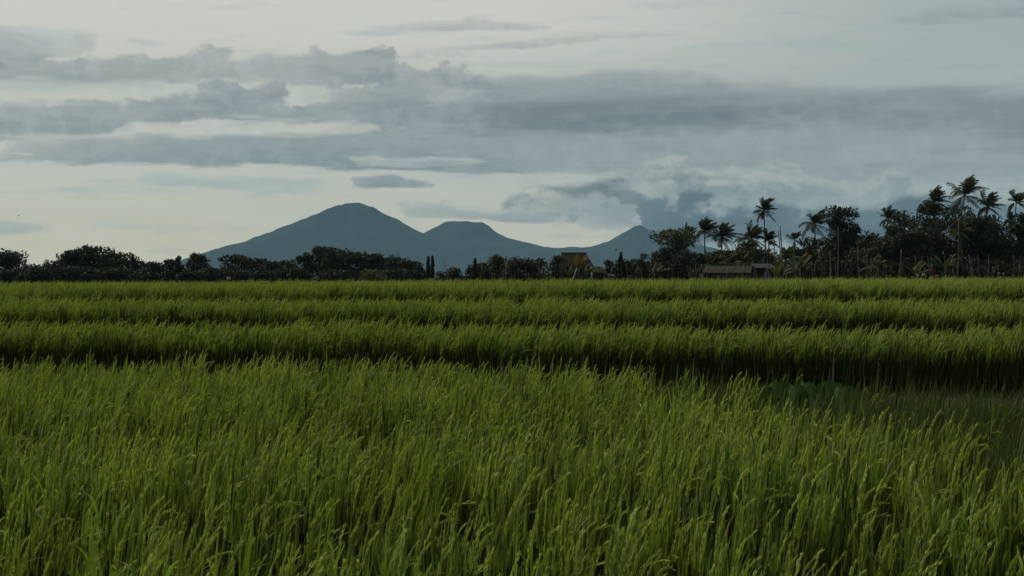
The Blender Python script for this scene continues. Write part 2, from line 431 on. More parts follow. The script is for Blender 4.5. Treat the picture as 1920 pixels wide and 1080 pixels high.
# ------------------------------------------------------------------ ground: terraces stepping gently up, then the plain
# edge lines: y of the front of each terrace as a function of x
def near_back(x): return float(np.interp(x, (-8, -3, 0, 1.2, 3.0, 6), (16.8, 16.4, 16.0, 14.4, 13.2, 12.8)))
def A_front(x): return 20.2 - x * .14
def A_back(x): return A_front(x) + 2.5
def B_front(x): return 27.0 - x * .06
def B_back(x): return B_front(x) + 4.2
def C_front(x): return 36.5 - x * .05
ZA, ZB, ZC = .13, .37, .66

ZT = .0045                     # the far terrace climbs slightly to the right
def ground_z(x, y):
    if y < A_front(x) - .45: return 0.0
    if y < A_back(x) + .5: return ZA
    if y < B_back(x) + .5: return ZB
    return ZC + ZT * max(-40, min(40, x)) if y < 62 else -.4

def ground():
    xs = sorted(set([-9000, -4000, -1500, -500, -200, -100, -60] + [round(-40 + i * 1.0, 2) for i in range(81)] + [60, 100, 200, 500, 1500, 4000, 9000]))
    rows = [lambda x: -250, lambda x: -40, lambda x: -5, lambda x: 2, lambda x: 8, lambda x: near_back(x) - .1,
            lambda x: near_back(x) + .35, lambda x: near_back(x) + .5, lambda x: near_back(x) + .9, lambda x: near_back(x) + 1.1,
            lambda x: A_front(x) - .75, lambda x: A_front(x) - .35, lambda x: A_front(x) - .1, lambda x: A_front(x) + .2, lambda x: A_back(x) + .3, lambda x: A_back(x) + .55,
            lambda x: B_front(x) - .9, lambda x: B_front(x) - .5, lambda x: B_front(x), lambda x: B_back(x) + .3, lambda x: B_back(x) + .7,
            lambda x: B_back(x) + 2.2, lambda x: 38, lambda x: 42, lambda x: 60, lambda x: 64, lambda x: 150, lambda x: 300, lambda x: 700, lambda x: 2000, lambda x: 6000, lambda x: 12980]
    zs = [0, 0, 0, 0, 0, 0, 0, .10, .12, .02, .02, .16, .20, ZA, ZA, .18, .2, .42, ZB, ZB, .46, ZC, ZC, ZC, ZC, .1, -.4, -.4, -.4, -.4, -.4, -.4]
    rnd = random.Random(5)
    vs, fs = [], []
    for r, z in zip(rows, zs):
        for x in xs:
            xc = max(-40, min(40, x))
            y = r(xc)
            vs.append((x, y, z + (ZT * xc if z == ZC else 0) + (rnd.uniform(-.03, .03) if 12 < y < 60 else 0)))
    n = len(xs)
    for j in range(len(rows) - 1):
        for i in range(n - 1):
            fs.append((j * n + i, j * n + i + 1, (j + 1) * n + i + 1, (j + 1) * n + i))
    o = link('ground', mesh_from('ground', vs, fs, [M_soil], smooth=True))
    tag(o, kind='structure')
    o['label'] = 'dark wet soil of the rice terraces and the plain beyond'
ground()

# ------------------------------------------------------------------ mountains
def fbm2(x, y, seed, octs=4):
    r = np.random.RandomState(seed); out = np.zeros_like(x); a = 1.0
    for o in range(octs):
        for k in range(5):
            th, ph = r.uniform(0, 2 * np.pi, 2); fq = (2 ** o) * r.uniform(.7, 1.3)
            out += a * np.sin((x * np.cos(th) + y * np.sin(th)) * fq + ph) / 5
        a *= .52
    return out

def mountain(px, d, left, right, seed, label):
    k = d / F
    na, nr = 540, 90
    th = np.linspace(0, 2 * np.pi, na, endpoint=False)
    rmax = max(left[-1][0], right[-1][0]) * k
    rr = (np.linspace(0, 1, nr) ** 1.25) * rmax
    T, R = np.meshgrid(th, rr, indexing='ij')
    hl = np.interp(R / k, [q[0] for q in left], [q[1] for q in left]) * k
    hr = np.interp(R / k, [q[0] for q in right], [q[1] for q in right]) * k
    w = .5 + .5 * np.cos(T)
    H = hr * w + hl * (1 - w)
    X = R * np.cos(T); Y = R * np.sin(T)
    front = np.abs(np.sin(T)) ** .7
    gully = np.abs(np.sin(T * 19 + 2.2 * fbm2(X / 500, Y / 500, seed))) - .5
    H = H + gully * 12 * front * np.clip(R / 500, 0, 1) * np.clip(H / 200, 0, 1)
    H = H + fbm2(X / 24, Y / 24, seed + 3, 3) * 4.0 * np.clip(H / 150, 0.1, 1)
    H = H + (fbm2(X / 45, X * 0, seed + 5, 4) * 7.5) * np.clip(H / 250, 0.1, 1)
    H = np.maximum(H * (1 - .18 * front * np.clip(R / 300, 0, 1)), 0) + 1.0 - 3 * (R > rmax * .98)
    vs = np.stack([X + (px - 960) * k, Y + d, H], -1).reshape(-1, 3)
    idx = np.arange(na * nr).reshape(na, nr)
    a = idx[:, :-1]; b = idx[:, 1:]; a2 = np.roll(a, -1, 0); b2 = np.roll(b, -1, 0)
    fs = np.stack([a, b, b2, a2], -1).reshape(-1, 4)
    o = link('mountain', mesh_from('mountain', vs, fs, [M_mount], smooth=True))
    tag(o, label, kind='structure')

mountain(659, 10400, [(0, 135), (12, 134.5), (28, 131), (45, 124), (62, 114), (75, 110), (105, 99), (155, 79), (215, 59), (280, 40), (335, 20), (420, 0)],
         [(0, 135), (15, 133.5), (26, 130), (40, 128.5), (46, 125), (65, 113), (95, 97), (132, 80), (170, 62), (220, 45), (300, 22), (400, 0)], 1, 'tall broad volcano left of centre, highest of the three peaks')
mountain(870, 10900, [(0, 100), (20, 101), (35, 98), (55, 90), (73, 80), (100, 66), (160, 40), (260, 0)],
         [(0, 100), (20, 100), (35, 98), (47, 92), (60, 81), (80, 70), (115, 62), (150, 53), (190, 50), (280, 46), (400, 0)], 2, 'flat topped middle volcano beside the tallest one')
mountain(1199, 11300, [(0, 93), (9, 91), (34, 78), (60, 62), (75, 58), (90, 53), (140, 51), (190, 49), (260, 40), (360, 0)],
         [(0, 93), (11, 89), (31, 78), (60, 70), (130, 52), (250, 25), (380, 0)], 9, 'small pointed cone at right with a white puff beside its summit')

# ------------------------------------------------------------------ rice
def rice_tuft(seed, stems=10, h=.80, panicles=.5, spread=.05, wind=1.0, mats=None, leaves=(3, 4), zone=.66, ll=(.17, .32)):
    r = random.Random(seed)
    V, Fc, MI = [], [], []
    up = Vector((0, 0, 1))
    def strip(pts, widths, side, mi, fold=.4):
        n0 = len(V)
        for p, w in zip(pts, widths):
            d = up.cross(side).normalized()
            V.append(tuple(p - side * w)); V.append(tuple(p + d * w * fold)); V.append(tuple(p + side * w))
        for i in range(len(pts) - 1):
            a = n0 + i * 3
            Fc.append((a, a + 1, a + 4, a + 3)); Fc.append((a + 1, a + 2, a + 5, a + 4)); MI.extend((mi, mi))
    def leaf(p, az, lean, L, w, curl, mi):
        d = Vector((math.sin(lean) * math.cos(az) + .05 * wind, math.sin(lean) * math.sin(az), math.cos(lean))).normalized()
        sd = Vector((-math.sin(az), math.cos(az), 0)); tw = r.uniform(-.9, .9)
        sd = (sd * math.cos(tw) + up.cross(sd) * math.sin(tw)).normalized()
        pts, ws = [p.copy()], [w * .5]
        n = 6
        for i in range(n):
            s = (i + 1) / n
            p = p + d * L / n
            d = (d + Vector((math.cos(az) * curl * s, math.sin(az) * curl * s, -curl * .6 * s)) + Vector((.05 * wind * s, .01, -.02 * s))).normalized()
            pts.append(p.copy()); ws.append(w * (1.0 - s ** 2.2) + .0004)
        strip(pts, ws, sd, mi)
    for k in range(stems):
        a = r.uniform(0, 2 * math.pi); q = spread * math.sqrt(r.random())
        base = Vector((math.cos(a) * q, math.sin(a) * q, 0))
        lean = Vector((math.cos(a), math.sin(a), 0)) * r.uniform(.0, .10) + Vector((.025 * wind, .01, 0))
        H = h * r.uniform(.70, 1.0)
        top = base + lean * H + up * H
        mid = base + lean * H * .35 + up * H * .5
        sd = Vector((math.cos(a + 1), math.sin(a + 1), 0))
        strip([base, mid, top], [.0055, .005, .0035], sd, 2, 1.0)
        for j in range(r.choice(leaves)):
            s = r.uniform(zone, 1.0)
            p = base.lerp(top, s)
            az = r.gauss(.1, 1.3)
            leaf(p, az, r.uniform(.0, .15), r.uniform(*ll), r.uniform(.0044, .0078), r.uniform(.0, .11) if r.random() < .86 else r.uniform(.3, .6), 3 if r.random() < .015 else 0)
        if r.random() < panicles:
            az = r.gauss(0.1, .7); cur = r.choice((.02, .04, .05, .08, .12, .3))
            d = (up + lean * 1.2).normalized(); p = top.copy(); n = 9; L = r.uniform(.14, .24)
            ax = [p.copy()]
            for i in range(n):
                s = i / n
                d = (d + Vector((math.cos(az) * cur * (s + .2), math.sin(az) * cur * (s + .2), -cur * .5 * s)) + Vector((.03 * wind, 0, 0))).normalized()
                p = p + d * L / n
                ax.append(p.copy())
                u = d.cross(Vector((.2, .9, .1))).normalized(); v = d.cross(u)
                for g in range(3):
                    b = r.uniform(0, 6.28); o = u * math.cos(b) + v * math.sin(b)
                    c0 = p + o * r.uniform(.001, .006) * (1 - s * .6)
                    gl = r.uniform(.024, .040); gw = r.uniform(.0022, .0034)
                    gd = (d + o * r.uniform(.02, .16)).normalized()
                    e = gd.cross(o).normalized()
                    n0 = len(V)
                    V.extend([tuple(c0), tuple(c0 + gd * gl * .45 + e * gw), tuple(c0 + gd * gl), tuple(c0 + gd * gl * .45 - e * gw), tuple(c0 + gd * gl * .45 + o * gw)])
                    Fc.extend([(n0, n0 + 1, n0 + 4), (n0 + 1, n0 + 2, n0 + 4), (n0 + 2, n0 + 3, n0 + 4), (n0 + 3, n0, n0 + 4)]); MI.extend((1, 1, 1, 1))
            strip(ax[::3], [.003] * len(ax[::3]), Vector((math.cos(az + 1.5), math.sin(az + 1.5), 0)), 1, .5)
    return mesh_from('rice_tuft', V, Fc, mats, MI, smooth=True)

def proto_collection(name, meshes):
    c = bpy.data.collections.new(name)
    for i, me in enumerate(meshes):
        o = bpy.data.objects.new('%s_%02d' % (name, i), me)
        c.objects.link(o)
    return c

_groups = {}
def scatter_group(coll):
    if coll.name in _groups:
        return _groups[coll.name]
    ng = bpy.data.node_groups.new('scatter_' + coll.name, 'GeometryNodeTree')
    ng.interface.new_socket('Geometry', in_out='INPUT', socket_type='NodeSocketGeometry')
    ng.interface.new_socket('Geometry', in_out='OUTPUT', socket_type='NodeSocketGeometry')
    N, L = ng.nodes, ng.links
    gi = N.new('NodeGroupInput'); go = N.new('NodeGroupOutput')
    ci = N.new('GeometryNodeCollectionInfo')
    ci.inputs['Collection'].default_value = coll
    ci.inputs['Separate Children'].default_value = True
    ci.inputs['Reset Children'].default_value = True
    ip = N.new('GeometryNodeInstanceOnPoints')
    ip.inputs['Pick Instance'].default_value = True
    def attr(nm, typ):
        a = N.new('GeometryNodeInputNamedAttribute'); a.data_type = typ; a.inputs['Name'].default_value = nm
        return a.outputs['Attribute']
    e2r = N.new('FunctionNodeEulerToRotation')
    L.new(attr('rot', 'FLOAT_VECTOR'), e2r.inputs[0])
    L.new(gi.outputs[0], ip.inputs['Points'])
    L.new(ci.outputs[0], ip.inputs['Instance'])
    L.new(attr('idx', 'INT'), ip.inputs['Instance Index'])
    L.new(e2r.outputs[0], ip.inputs['Rotation'])
    L.new(attr('scl', 'FLOAT_VECTOR'), ip.inputs['Scale'])
    L.new(ip.outputs[0], go.inputs[0])
    _groups[coll.name] = ng
    return ng

def scatter(name, pts, rots, scls, coll, label, cat):
    me = bpy.data.meshes.new(name)
    n = len(pts)
    me.vertices.add(n)
    me.vertices.foreach_set('co', np.asarray(pts, 'f').ravel())
    a = me.attributes.new('rot', 'FLOAT_VECTOR', 'POINT'); a.data.foreach_set('vector', np.asarray(rots, 'f').ravel())
    a = me.attributes.new('scl', 'FLOAT_VECTOR', 'POINT'); a.data.foreach_set('vector', np.asarray(scls, 'f').ravel())
    a = me.attributes.new('idx', 'INT', 'POINT'); a.data.foreach_set('value', np.random.RandomState(n).randint(0, len(coll.objects), n))
    me.update()
    o = link(name, me)
    md = o.modifiers.new('plants', 'NODES'); md.node_group = scatter_group(coll)
    tag(o, label, cat, kind='stuff')
    return o

def plot(name, front, back, x_of, spacing, coll, label, seed, zoff=None, hs=(.9, 1.08), skip=None, cat='rice', scale_xy=1.0):
    """rows of rice hills between two edge lines"""
    r = np.random.RandomState(seed)
    pts, rot, scl = [], [], []
    ymin = min(front(x) for x in (-30, -8, 0, 8, 30)); ymax = max(back(x) for x in (-30, -8, 0, 8, 30))
    y = ymin
    while y < ymax:
        hw = x_of(y)
        xs = np.arange(-hw, hw, spacing) + r.uniform(-.5, .5) * spacing
        for x in xs:
            px, py = x + r.normal(0, spacing * .22), y + r.normal(0, spacing * .22)
            xc = px
            if py < front(xc) or py > back(xc): continue
            if skip and skip(px, py): continue
            pts.append((px, py, zoff if zoff is not None else ground_z(px, py)))
        y += spacing
    pts = np.array(pts)
    gx = fbm2(pts[:, 0] * .9, pts[:, 1] * .9, seed + 1, 3); gy = fbm2(pts[:, 0] * .7, pts[:, 1] * .7, seed + 2, 3)
    hh = fbm2(pts[:, 0] * 1.3, pts[:, 1] * 1.3, seed + 4, 3)
    n = len(pts)
    rots = np.stack([-.05 * gy + r.normal(0, .035, n), .01 + .06 * gx + r.normal(0, .04, n), r.uniform(-.7, .7, n)], -1)
    s = r.uniform(hs[0], hs[1], n) + .14 * hh * np.clip((15.5 - pts[:, 1]) / 6, .45, 1) - .02
    scls = np.stack([scale_xy * r.uniform(.9, 1.15, n), scale_xy * r.uniform(.9, 1.15, n), s], -1)
    return scatter(name, pts, rots, scls, coll, label, cat)

MR = [M_leaf, M_pan, M_stem, M_dry]
C_rice = proto_collection('rice_hills', [rice_tuft(100 + i, stems=11 + i % 6, panicles=(.35, .6, .85)[i % 3], mats=MR, wind=.5, spread=.055, h=(.78, .82, .74, .78)[i % 4]) for i in range(20)])
C_band = proto_collection('terrace_rice_hills', [rice_tuft(200 + i, stems=10 + i % 4, h=.86, panicles=(.4, .65, .9)[i % 3], mats=MR, zone=.84, ll=(.12, .25)) for i in range(12)])
C_young = proto_collection('young_rice_hills', [rice_tuft(300 + i, stems=11 + i % 4, h=(.66, .70, .58, .66, .74, .62)[i], panicles=0, mats=[M_young] * 4, zone=.3, ll=(.2, .36)) for i in range(6)])

def wedge(x, y):                                    # the darker young patch at the right of the near plot
    return x > float(np.interp(y, (5.0, 7.2, 8.4, 10.1, 12.0, 13.9, 15), (3.6, 2.75, 2.5, 2.15, 1.75, 1.35, 1.0))) + .12 * math.sin(y * 5.1) + .1 * math.sin(x * 7)

plot('rice_plants', lambda x: 1.9, near_back, lambda y: .46 * y + 1.6, .275, C_rice, 'bright green ripening rice filling the near plot in front of the camera', 11, 0.0,
     skip=lambda x, y: wedge(x, y) and random.Random(int(x * 997 + y * 131)).random() > .07)
plot('rice_plants', lambda x: 3.5, near_back, lambda y: .46 * y + 1.6, .185, C_young, 'darker shorter young rice in the wedge at the right of the near plot', 12, 0.0,
     hs=(.92, 1.12), skip=lambda x, y: not wedge(x, y), scale_xy=1.1)
plot('rice_plants', A_front, A_back, lambda y: .44 * y + 3, .235, C_band, 'rice of the second terrace behind the long dark gap', 13)
plot('rice_plants', B_front, B_back, lambda y: .42 * y + 4, .24, C_band, 'rice of the third terrace, middle green band across the field', 14)
plot('rice_plants', C_front, lambda x: 56 + .0 * x, lambda y: .42 * y + 4, .27, C_band, 'rice of the farthest terrace running up to the trees', 15)

# ragged weeds and dry grass on the bunds between the plots
def weed_tuft(seed):
    r = random.Random(seed); V, Fc = [], []
    for k in range(26):
        a = r.uniform(0, 6.28); b = Vector((math.cos(a), math.sin(a), 0)) * r.uniform(0, .12)
        L = r.uniform(.12, .36); w = r.uniform(.002, .005); ln = r.uniform(.1, .7)
        d = Vector((math.cos(a) * ln, math.sin(a) * ln, 1)).normalized(); sd = Vector((-math.sin(a), math.cos(a), 0))
        n0 = len(V); p = b
        for i in range(4):
            ww = w * (1 - i / 3.2)
            V += [tuple(p - sd * ww), tuple(p + sd * ww)]
            p = p + d * L / 3; d = (d + Vector((math.cos(a) * .2, math.sin(a) * .2, -.25))).normalized()
        for i in range(3):
            Fc.append((n0 + 2 * i, n0 + 2 * i + 1, n0 + 2 * i + 3, n0 + 2 * i + 2))
    return mesh_from('weed_tuft', V, Fc, [M_weed], smooth=True)
C_weed = proto_collection('weed_tufts', [weed_tuft(i) for i in range(5)])
plot('bund_weeds', lambda x: near_back(x) + .1, lambda x: A_front(x) - .1, lambda y: .44 * y + 2, .2, C_weed, 'dark ragged weeds on the banks in the gap behind the near plot', 21, .04, hs=(.7, 1.7), cat='weeds')

# ------------------------------------------------------------------ trees
GZ = -.4
def leaf_cloud(lobes, n, size, rs, elong=1.5, shell=.35):
    """n leaf clumps, each a small bent diamond, spread through a set of lobes (x, y, z, rx, ry, rz)"""
    lb = np.array(lobes, float)
    w = lb[:, 3] * lb[:, 5]; w /= w.sum()
    k = rs.choice(len(lb), n, p=w)
    d = rs.normal(size=(n, 3)); d /= np.linalg.norm(d, axis=1)[:, None]
    rad = shell + (1 - shell) * rs.random_sample(n) ** .6
    rad *= 1 + .13 * rs.normal(size=n)
    c = lb[k, :3] + d * lb[k, 3:6] * rad[:, None]
    a = rs.normal(size=(n, 3)); a[:, 2] -= .3; a /= np.linalg.norm(a, axis=1)[:, None]
    b = np.cross(a, rs.normal(size=(n, 3))); b /= np.linalg.norm(b, axis=1)[:, None]
    nn = np.cross(a, b)
    s = size * rs.uniform(.55, 1.45, n)[:, None]
    v = np.stack([c - a * s * .5 * elong, c - b * s * .42 + nn * s * .1, c + a * s * .5 * elong, c + b * s * .42 + nn * s * .1, ], 1)
    return v.reshape(-1, 3), np.arange(n * 4).reshape(n, 4)

def tree(px, top, wpx, d, label, group, seed, mat=None, base_frac=.0, n=None, size=.34, name='tree', cat='tree', sparse=1.0, low=.16, ztop=None):
    k = d / F
    H = (HORIZON - top) * k + CAMZ - GZ
    W = wpx * k
    rs = np.random.RandomState(seed); r = random.Random(seed)
    root = empty(name, ((px - 960) * k, d + r.uniform(-3, 3), GZ), label, cat, group)
    # crown lobes: a spread of clumps with a ragged top
    lobes = []
    nl = max(5, int(4 + W * 1.1 + H * .35))
    for i in range(nl):
        t = (i + .5) / nl
        rad = W * r.uniform(.17, .28)
        zz = low * H + (H - low * H) * r.random()
        env = math.sqrt(max(.05, 1 - ((zz / H - .5) / .62) ** 2))
        xx = r.uniform(-.42, .42) * W * env; yy = r.uniform(-.35, .35) * W * env
        zz = min(zz, H - rad * .8)
        lobes.append((xx, yy, zz, rad * r.uniform(.9, 1.3), rad * r.uniform(.9, 1.3), rad * r.uniform(.6, .95)))
    rad = W * .2
    lobes.append((r.uniform(-.12, .12) * W, 0, H - rad * .7, rad, rad, rad * .75))
    lobes.append((0, 0, H * .5, W * .36, W * .34, H * .36))
    if top < 410: lobes += [(r.uniform(-.25, .25) * W, 0, H * r.uniform(.72, .86), W * .2, W * .2, W * .16) for _ in range(3)]
    if low < .12: lobes += [(-.22 * W, 0, H * .22, W * .26, W * .24, H * .2), (.22 * W, 0, H * .22, W * .26, W * .24, H * .2)]
    n = n or int(min(5200, (220 + 65 * W * H) * sparse * (.34 / size) ** 1.4))
    v, f = leaf_cloud(lobes, n, size, rs)
    v[:, 2] = np.maximum(v[:, 2], .03)
    link('crown', mesh_from('crown', v, f, [mat or M_crown]), root)
    # trunk and limbs
    mb = MB()
    tw = max(.06, H * .022)
    lean = r.uniform(-.05, .05) * H
    pts = [(0, 0, -.1), (lean * .2, 0, H * .2), (lean * .6, r.uniform(-.1, .1), H * .42), (lean, 0, H * .68)]
    mb.tube(pts, [tw * 1.25, tw, tw * .7, tw * .3], 7)
    for q in range(5):
        lo = lobes[r.randrange(len(lobes))]
        s = Vector(pts[1]).lerp(Vector(pts[2]), r.random())
        e = Vector(lo[:3]); mid = (s + e) / 2 + Vector((0, 0, -.08 * H))
        mb.tube([s, mid, e], [tw * .5, tw * .32, tw * .12], 5)
    mb.build('trunk', M_bark, root, True)
    return root

left_trees = [(18, 471, 66, 345), (52, 494, 40, 372), (84, 494, 46, 360), (112, 488, 48, 352), (143, 468, 54, 340), (188, 462, 74, 350), (228, 474, 62, 345), (258, 488, 56, 356),
              (290, 489, 52, 350), (316, 486, 38, 362), (338, 480, 22, 340), (370, 474, 44, 344), (402, 500, 48, 365), (438, 477, 54, 338), (480, 484, 50, 352), (510, 489, 50, 346),
              (542, 489, 46, 350), (574, 473, 38, 342), (604, 462, 56, 348), (636, 466, 64, 338), (668, 472, 52, 346), (704, 475, 56, 340), (738, 480, 58, 350), (766, 487, 46, 342), (786, 497, 26, 348)]
for i, (px, top, w, d) in enumerate(left_trees):
    tall = 'tall' if top < 470 else ('low' if top > 486 else 'medium')
    tree(px, top, w, d, '%s dark bushy tree in the long left treeline, %s from the left edge' % (tall, ORD[i]), 'trees of the long left treeline', 400 + i, size=.42)
for i, px in enumerate(range(10, 800, 26)):
    r = random.Random(px)
    tree(px + r.uniform(-6, 6), r.uniform(500, 509), r.uniform(34, 48), 325 + r.uniform(-6, 6), 'dark low shrub at the foot of the left treeline, %s from the left edge' % ORD[i], 'low shrubs under the left treeline', 500 + i,
         name='shrub', cat='shrub', low=.05, size=.36)
tree(698, 506, 52, 210, 'paler green rounded bush in front of the left treeline', None, 77, mat=M_crownl, name='shrub', cat='shrub', low=.05, size=.24)

# middle hedge, warm brown green
hedge = [(832, 509, 30, 205), (856, 502, 34, 208), (882, 496, 36, 204), (908, 491, 42, 206), (936, 479, 58, 214), (966, 484, 54, 210), (994, 485, 54, 207), (1018, 484, 50, 212), (1040, 479, 40, 206)]
for i, (px, top, w, d) in enumerate(hedge):
    tree(px, top, w, d, 'brownish green hedge bush left of the steep roofed house, %s from the left' % ORD[i], 'hedge bushes left of the house', 600 + i, mat=M_crownb if i > 2 else M_crown, name='hedge_bush', cat='bush', low=.05, size=.22)
mids = [(1126, 500, 30, 240), (1144, 486, 36, 212), (1162, 485, 42, 208), (1182, 486, 40, 212), (1202, 475, 42, 208), (1224, 472, 48, 210), (1248, 464, 58, 214), (1276, 468, 56, 208)]
for i, (px, top, w, d) in enumerate(mids):
    tree(px, top, w, d, 'dark green bush between the house and the first palm, %s from the house' % ORD[i], 'bushes between the house and the palms', 630 + i, name='garden_bush', cat='bush', low=.05, size=.22)
# sparse broad-leaved tree
tree(1258, 429, 74, 214, 'sparse tree with separate pale broad leaves left of the first palm', None, 650, mat=M_crownl, sparse=.55, size=.3, low=.3)

def cypress(px, top, wpx, d, label, seed):
    k = d / F; H = (HORIZON - top) * k + CAMZ - GZ; W = wpx * k
    rs = np.random.RandomState(seed)
    root = empty('cypress', ((px - 960) * k, d, GZ), label, 'cypress')
    lobes = []
    for i in range(12):
        t = i / 11
        w = W * .5 * (math.sin(math.pi * min(1, (1 - t) * .75 + .12)) ** .6)
        lobes.append((rs.uniform(-.08, .08) * W, rs.uniform(-.08, .08) * W, H * (.1 + .86 * t), w, w, H * .06))
    v, f = leaf_cloud(lobes, 1500, .16, rs)
    link('crown', mesh_from('crown', v, f, [M_cypress]), root)
    mb = MB(); mb.tube([(0, 0, -.1), (0, 0, H * .8)], [.09, .03], 6); mb.build('trunk', M_bark, root)
cypress(803, 481, 8, 210, 'left one of two slim dark cypresses at the end of the left treeline', 1)
cypress(811, 480, 8, 212, 'right one of two slim dark cypresses beside the gap in the treeline', 2)
cypress(891, 485, 9, 200, 'short slim cypress standing in the hedge left of centre', 3)
cypress(1164, 474, 11, 206, 'small pointed conifer on the bushes right of the steep roof', 4)

# right hand trees
right_trees = [
    (1300, 474, 50, 235, 'tree', 0), (1335, 478, 44, 238, 'tree', 0), (1376, 466, 50, 240, 'tree', 0), (1412, 448, 48, 250, 'tree', 0), (1445, 478, 40, 240, 'tree', 0), (1500, 466, 44, 262, 'tree', 0),
    (1535, 446, 46, 258, 'tree', 0), (1578, 388, 54, 262, 'tree', 1), (1606, 424, 38, 260, 'tree', 1), (1580, 440, 60, 258, 'tree', 0), (1640, 438, 56, 250, 'tree', 0), (1672, 420, 48, 246, 'tree', 0),
    (1702, 394, 60, 252, 'tree', 0), (1738, 402, 56, 248, 'tree', 0), (1750, 382, 46, 262, 'tree', 0), (1782, 386, 58, 252, 'tree', 0), (1820, 402, 60, 246, 'tree', 0), (1840, 424, 44, 250, 'tree', 0), (1868, 404, 52, 252, 'tree', 0), (1896, 450, 44, 248, 'tree', 0), (1922, 398, 40, 246, 'tree', 0), (1948, 400, 60, 248, 'tree', 0), (1514, 468, 24, 226, 'tree', 0), (1549, 472, 18, 227, 'tree', 0), (1558, 468, 26, 226, 'tree', 0), (1538, 489, 16, 225, 'tree', 0), (1660, 440, 60, 240, 'tree', 0), (1715, 430, 60, 238, 'tree', 0), (1770, 428, 60, 240, 'tree', 0), (1880, 440, 60, 242, 'tree', 0), (1620, 466, 50, 240, 'tree', 0), (1350, 470, 60, 244, 'tree', 0), (1430, 464, 60, 246, 'tree', 0)]
for i, (px, top, w, d, nm, kk) in enumerate(sorted(right_trees)):
    w *= 1.35
    if kk and px < 1590:
        lab = 'big layered dark tree standing alone above the small orange roof'
    elif top < 410:
        lab = 'tall dense dark grove tree, %s grove tree from left' % ORD[i]
    else:
        lab = 'low dark green grove tree below the palms, %s grove tree from left' % ORD[i]
    tree(px, top, w, d, lab, 'trees of the right grove', 700 + i, size=.34, low=.10 if not kk else .3)
for i, px in enumerate(range(1300, 1935, 21)):
    r = random.Random(px * 3)
    tree(px + r.uniform(-6, 6), r.uniform(480, 498) if px > 1440 else r.uniform(488, 500), r.uniform(30, 46), 222 + r.uniform(-8, 8), 'dark understory shrub along the right grove foot, %s from left' % ORD[i], 'understory shrubs of the right grove', 800 + i,
         name='shrub', cat='shrub', low=.04, size=.28, mat=M_crown if i % 4 else M_crownb)

# ------------------------------------------------------------------ palms
def frond_mesh(r, az, elv, L, wind, mat, pairs=24, wid=.11, droop=.10):
    V, Fc = [], []
    d = Vector((math.cos(az) * math.cos(elv), math.sin(az) * math.cos(elv), math.sin(elv)))
    p = Vector((0, 0, 0)); n = 10
    path = [(p.copy(), d.copy())]
    for i in range(n):
        s = (i + 1) / n
        d = (d + Vector((wind * .16 * s, 0, -droop * (1.1 * s + .25)))).normalized()
        p = p + d * L / n
        path.append((p.copy(), d.copy()))
    # rachis as a thin three sided tube
    n0 = 0
    for i, (q, dd) in enumerate(path):
        u = dd.cross(Vector((0, 0, 1)))
        u = (u if u.length > .1 else Vector((0, 1, 0))).normalized(); w = dd.cross(u)
        rr = .05 * (1 - .8 * i / n)
        for k in range(3):
            a = 2.094 * k
            V.append(tuple(q + (u * math.cos(a) + w * math.sin(a)) * rr))
    for i in range(n):
        for k in range(3):
            Fc.append((i * 3 + k, i * 3 + (k + 1) % 3, i * 3 + 3 + (k + 1) % 3, i * 3 + 3 + k))
    for j in range(pairs):
        s = .14 + .86 * (j + .5) / pairs
        f = s * n; i = min(n - 1, int(f)); q = path[i][0].lerp(path[i + 1][0], f - i); dd = path[i][1]
        u = dd.cross(Vector((0, 0, 1)))
        u = (u if u.length > .1 else Vector((0, 1, 0))).normalized()
        ll = L * .33 * (math.sin(math.pi * min(1, s * .86 + .14)) ** .6) * r.uniform(.8, 1.15)
        for sg in (-1, 1):
            ld = (u * sg * .8 + dd * .7 + Vector((wind * .45, 0, -.35)) + Vector((0, 0, r.uniform(-.15, .1)))).normalized()
            ld2 = (ld + Vector((wind * .3, 0, -.5))).normalized()
            w = dd * wid * .5 * r.uniform(.8, 1.3)
            m1 = q + ld * ll * .5; e = m1 + ld2 * ll * .5
            b = len(V)
            V.extend([tuple(q - w * .6), tuple(q + w * .6), tuple(m1 + w), tuple(m1 - w), tuple(e)])
            Fc.extend([(b, b + 1, b + 2, b + 3), (b + 3, b + 2, b + 4)])
    return mesh_from('frond', V, Fc, [mat])

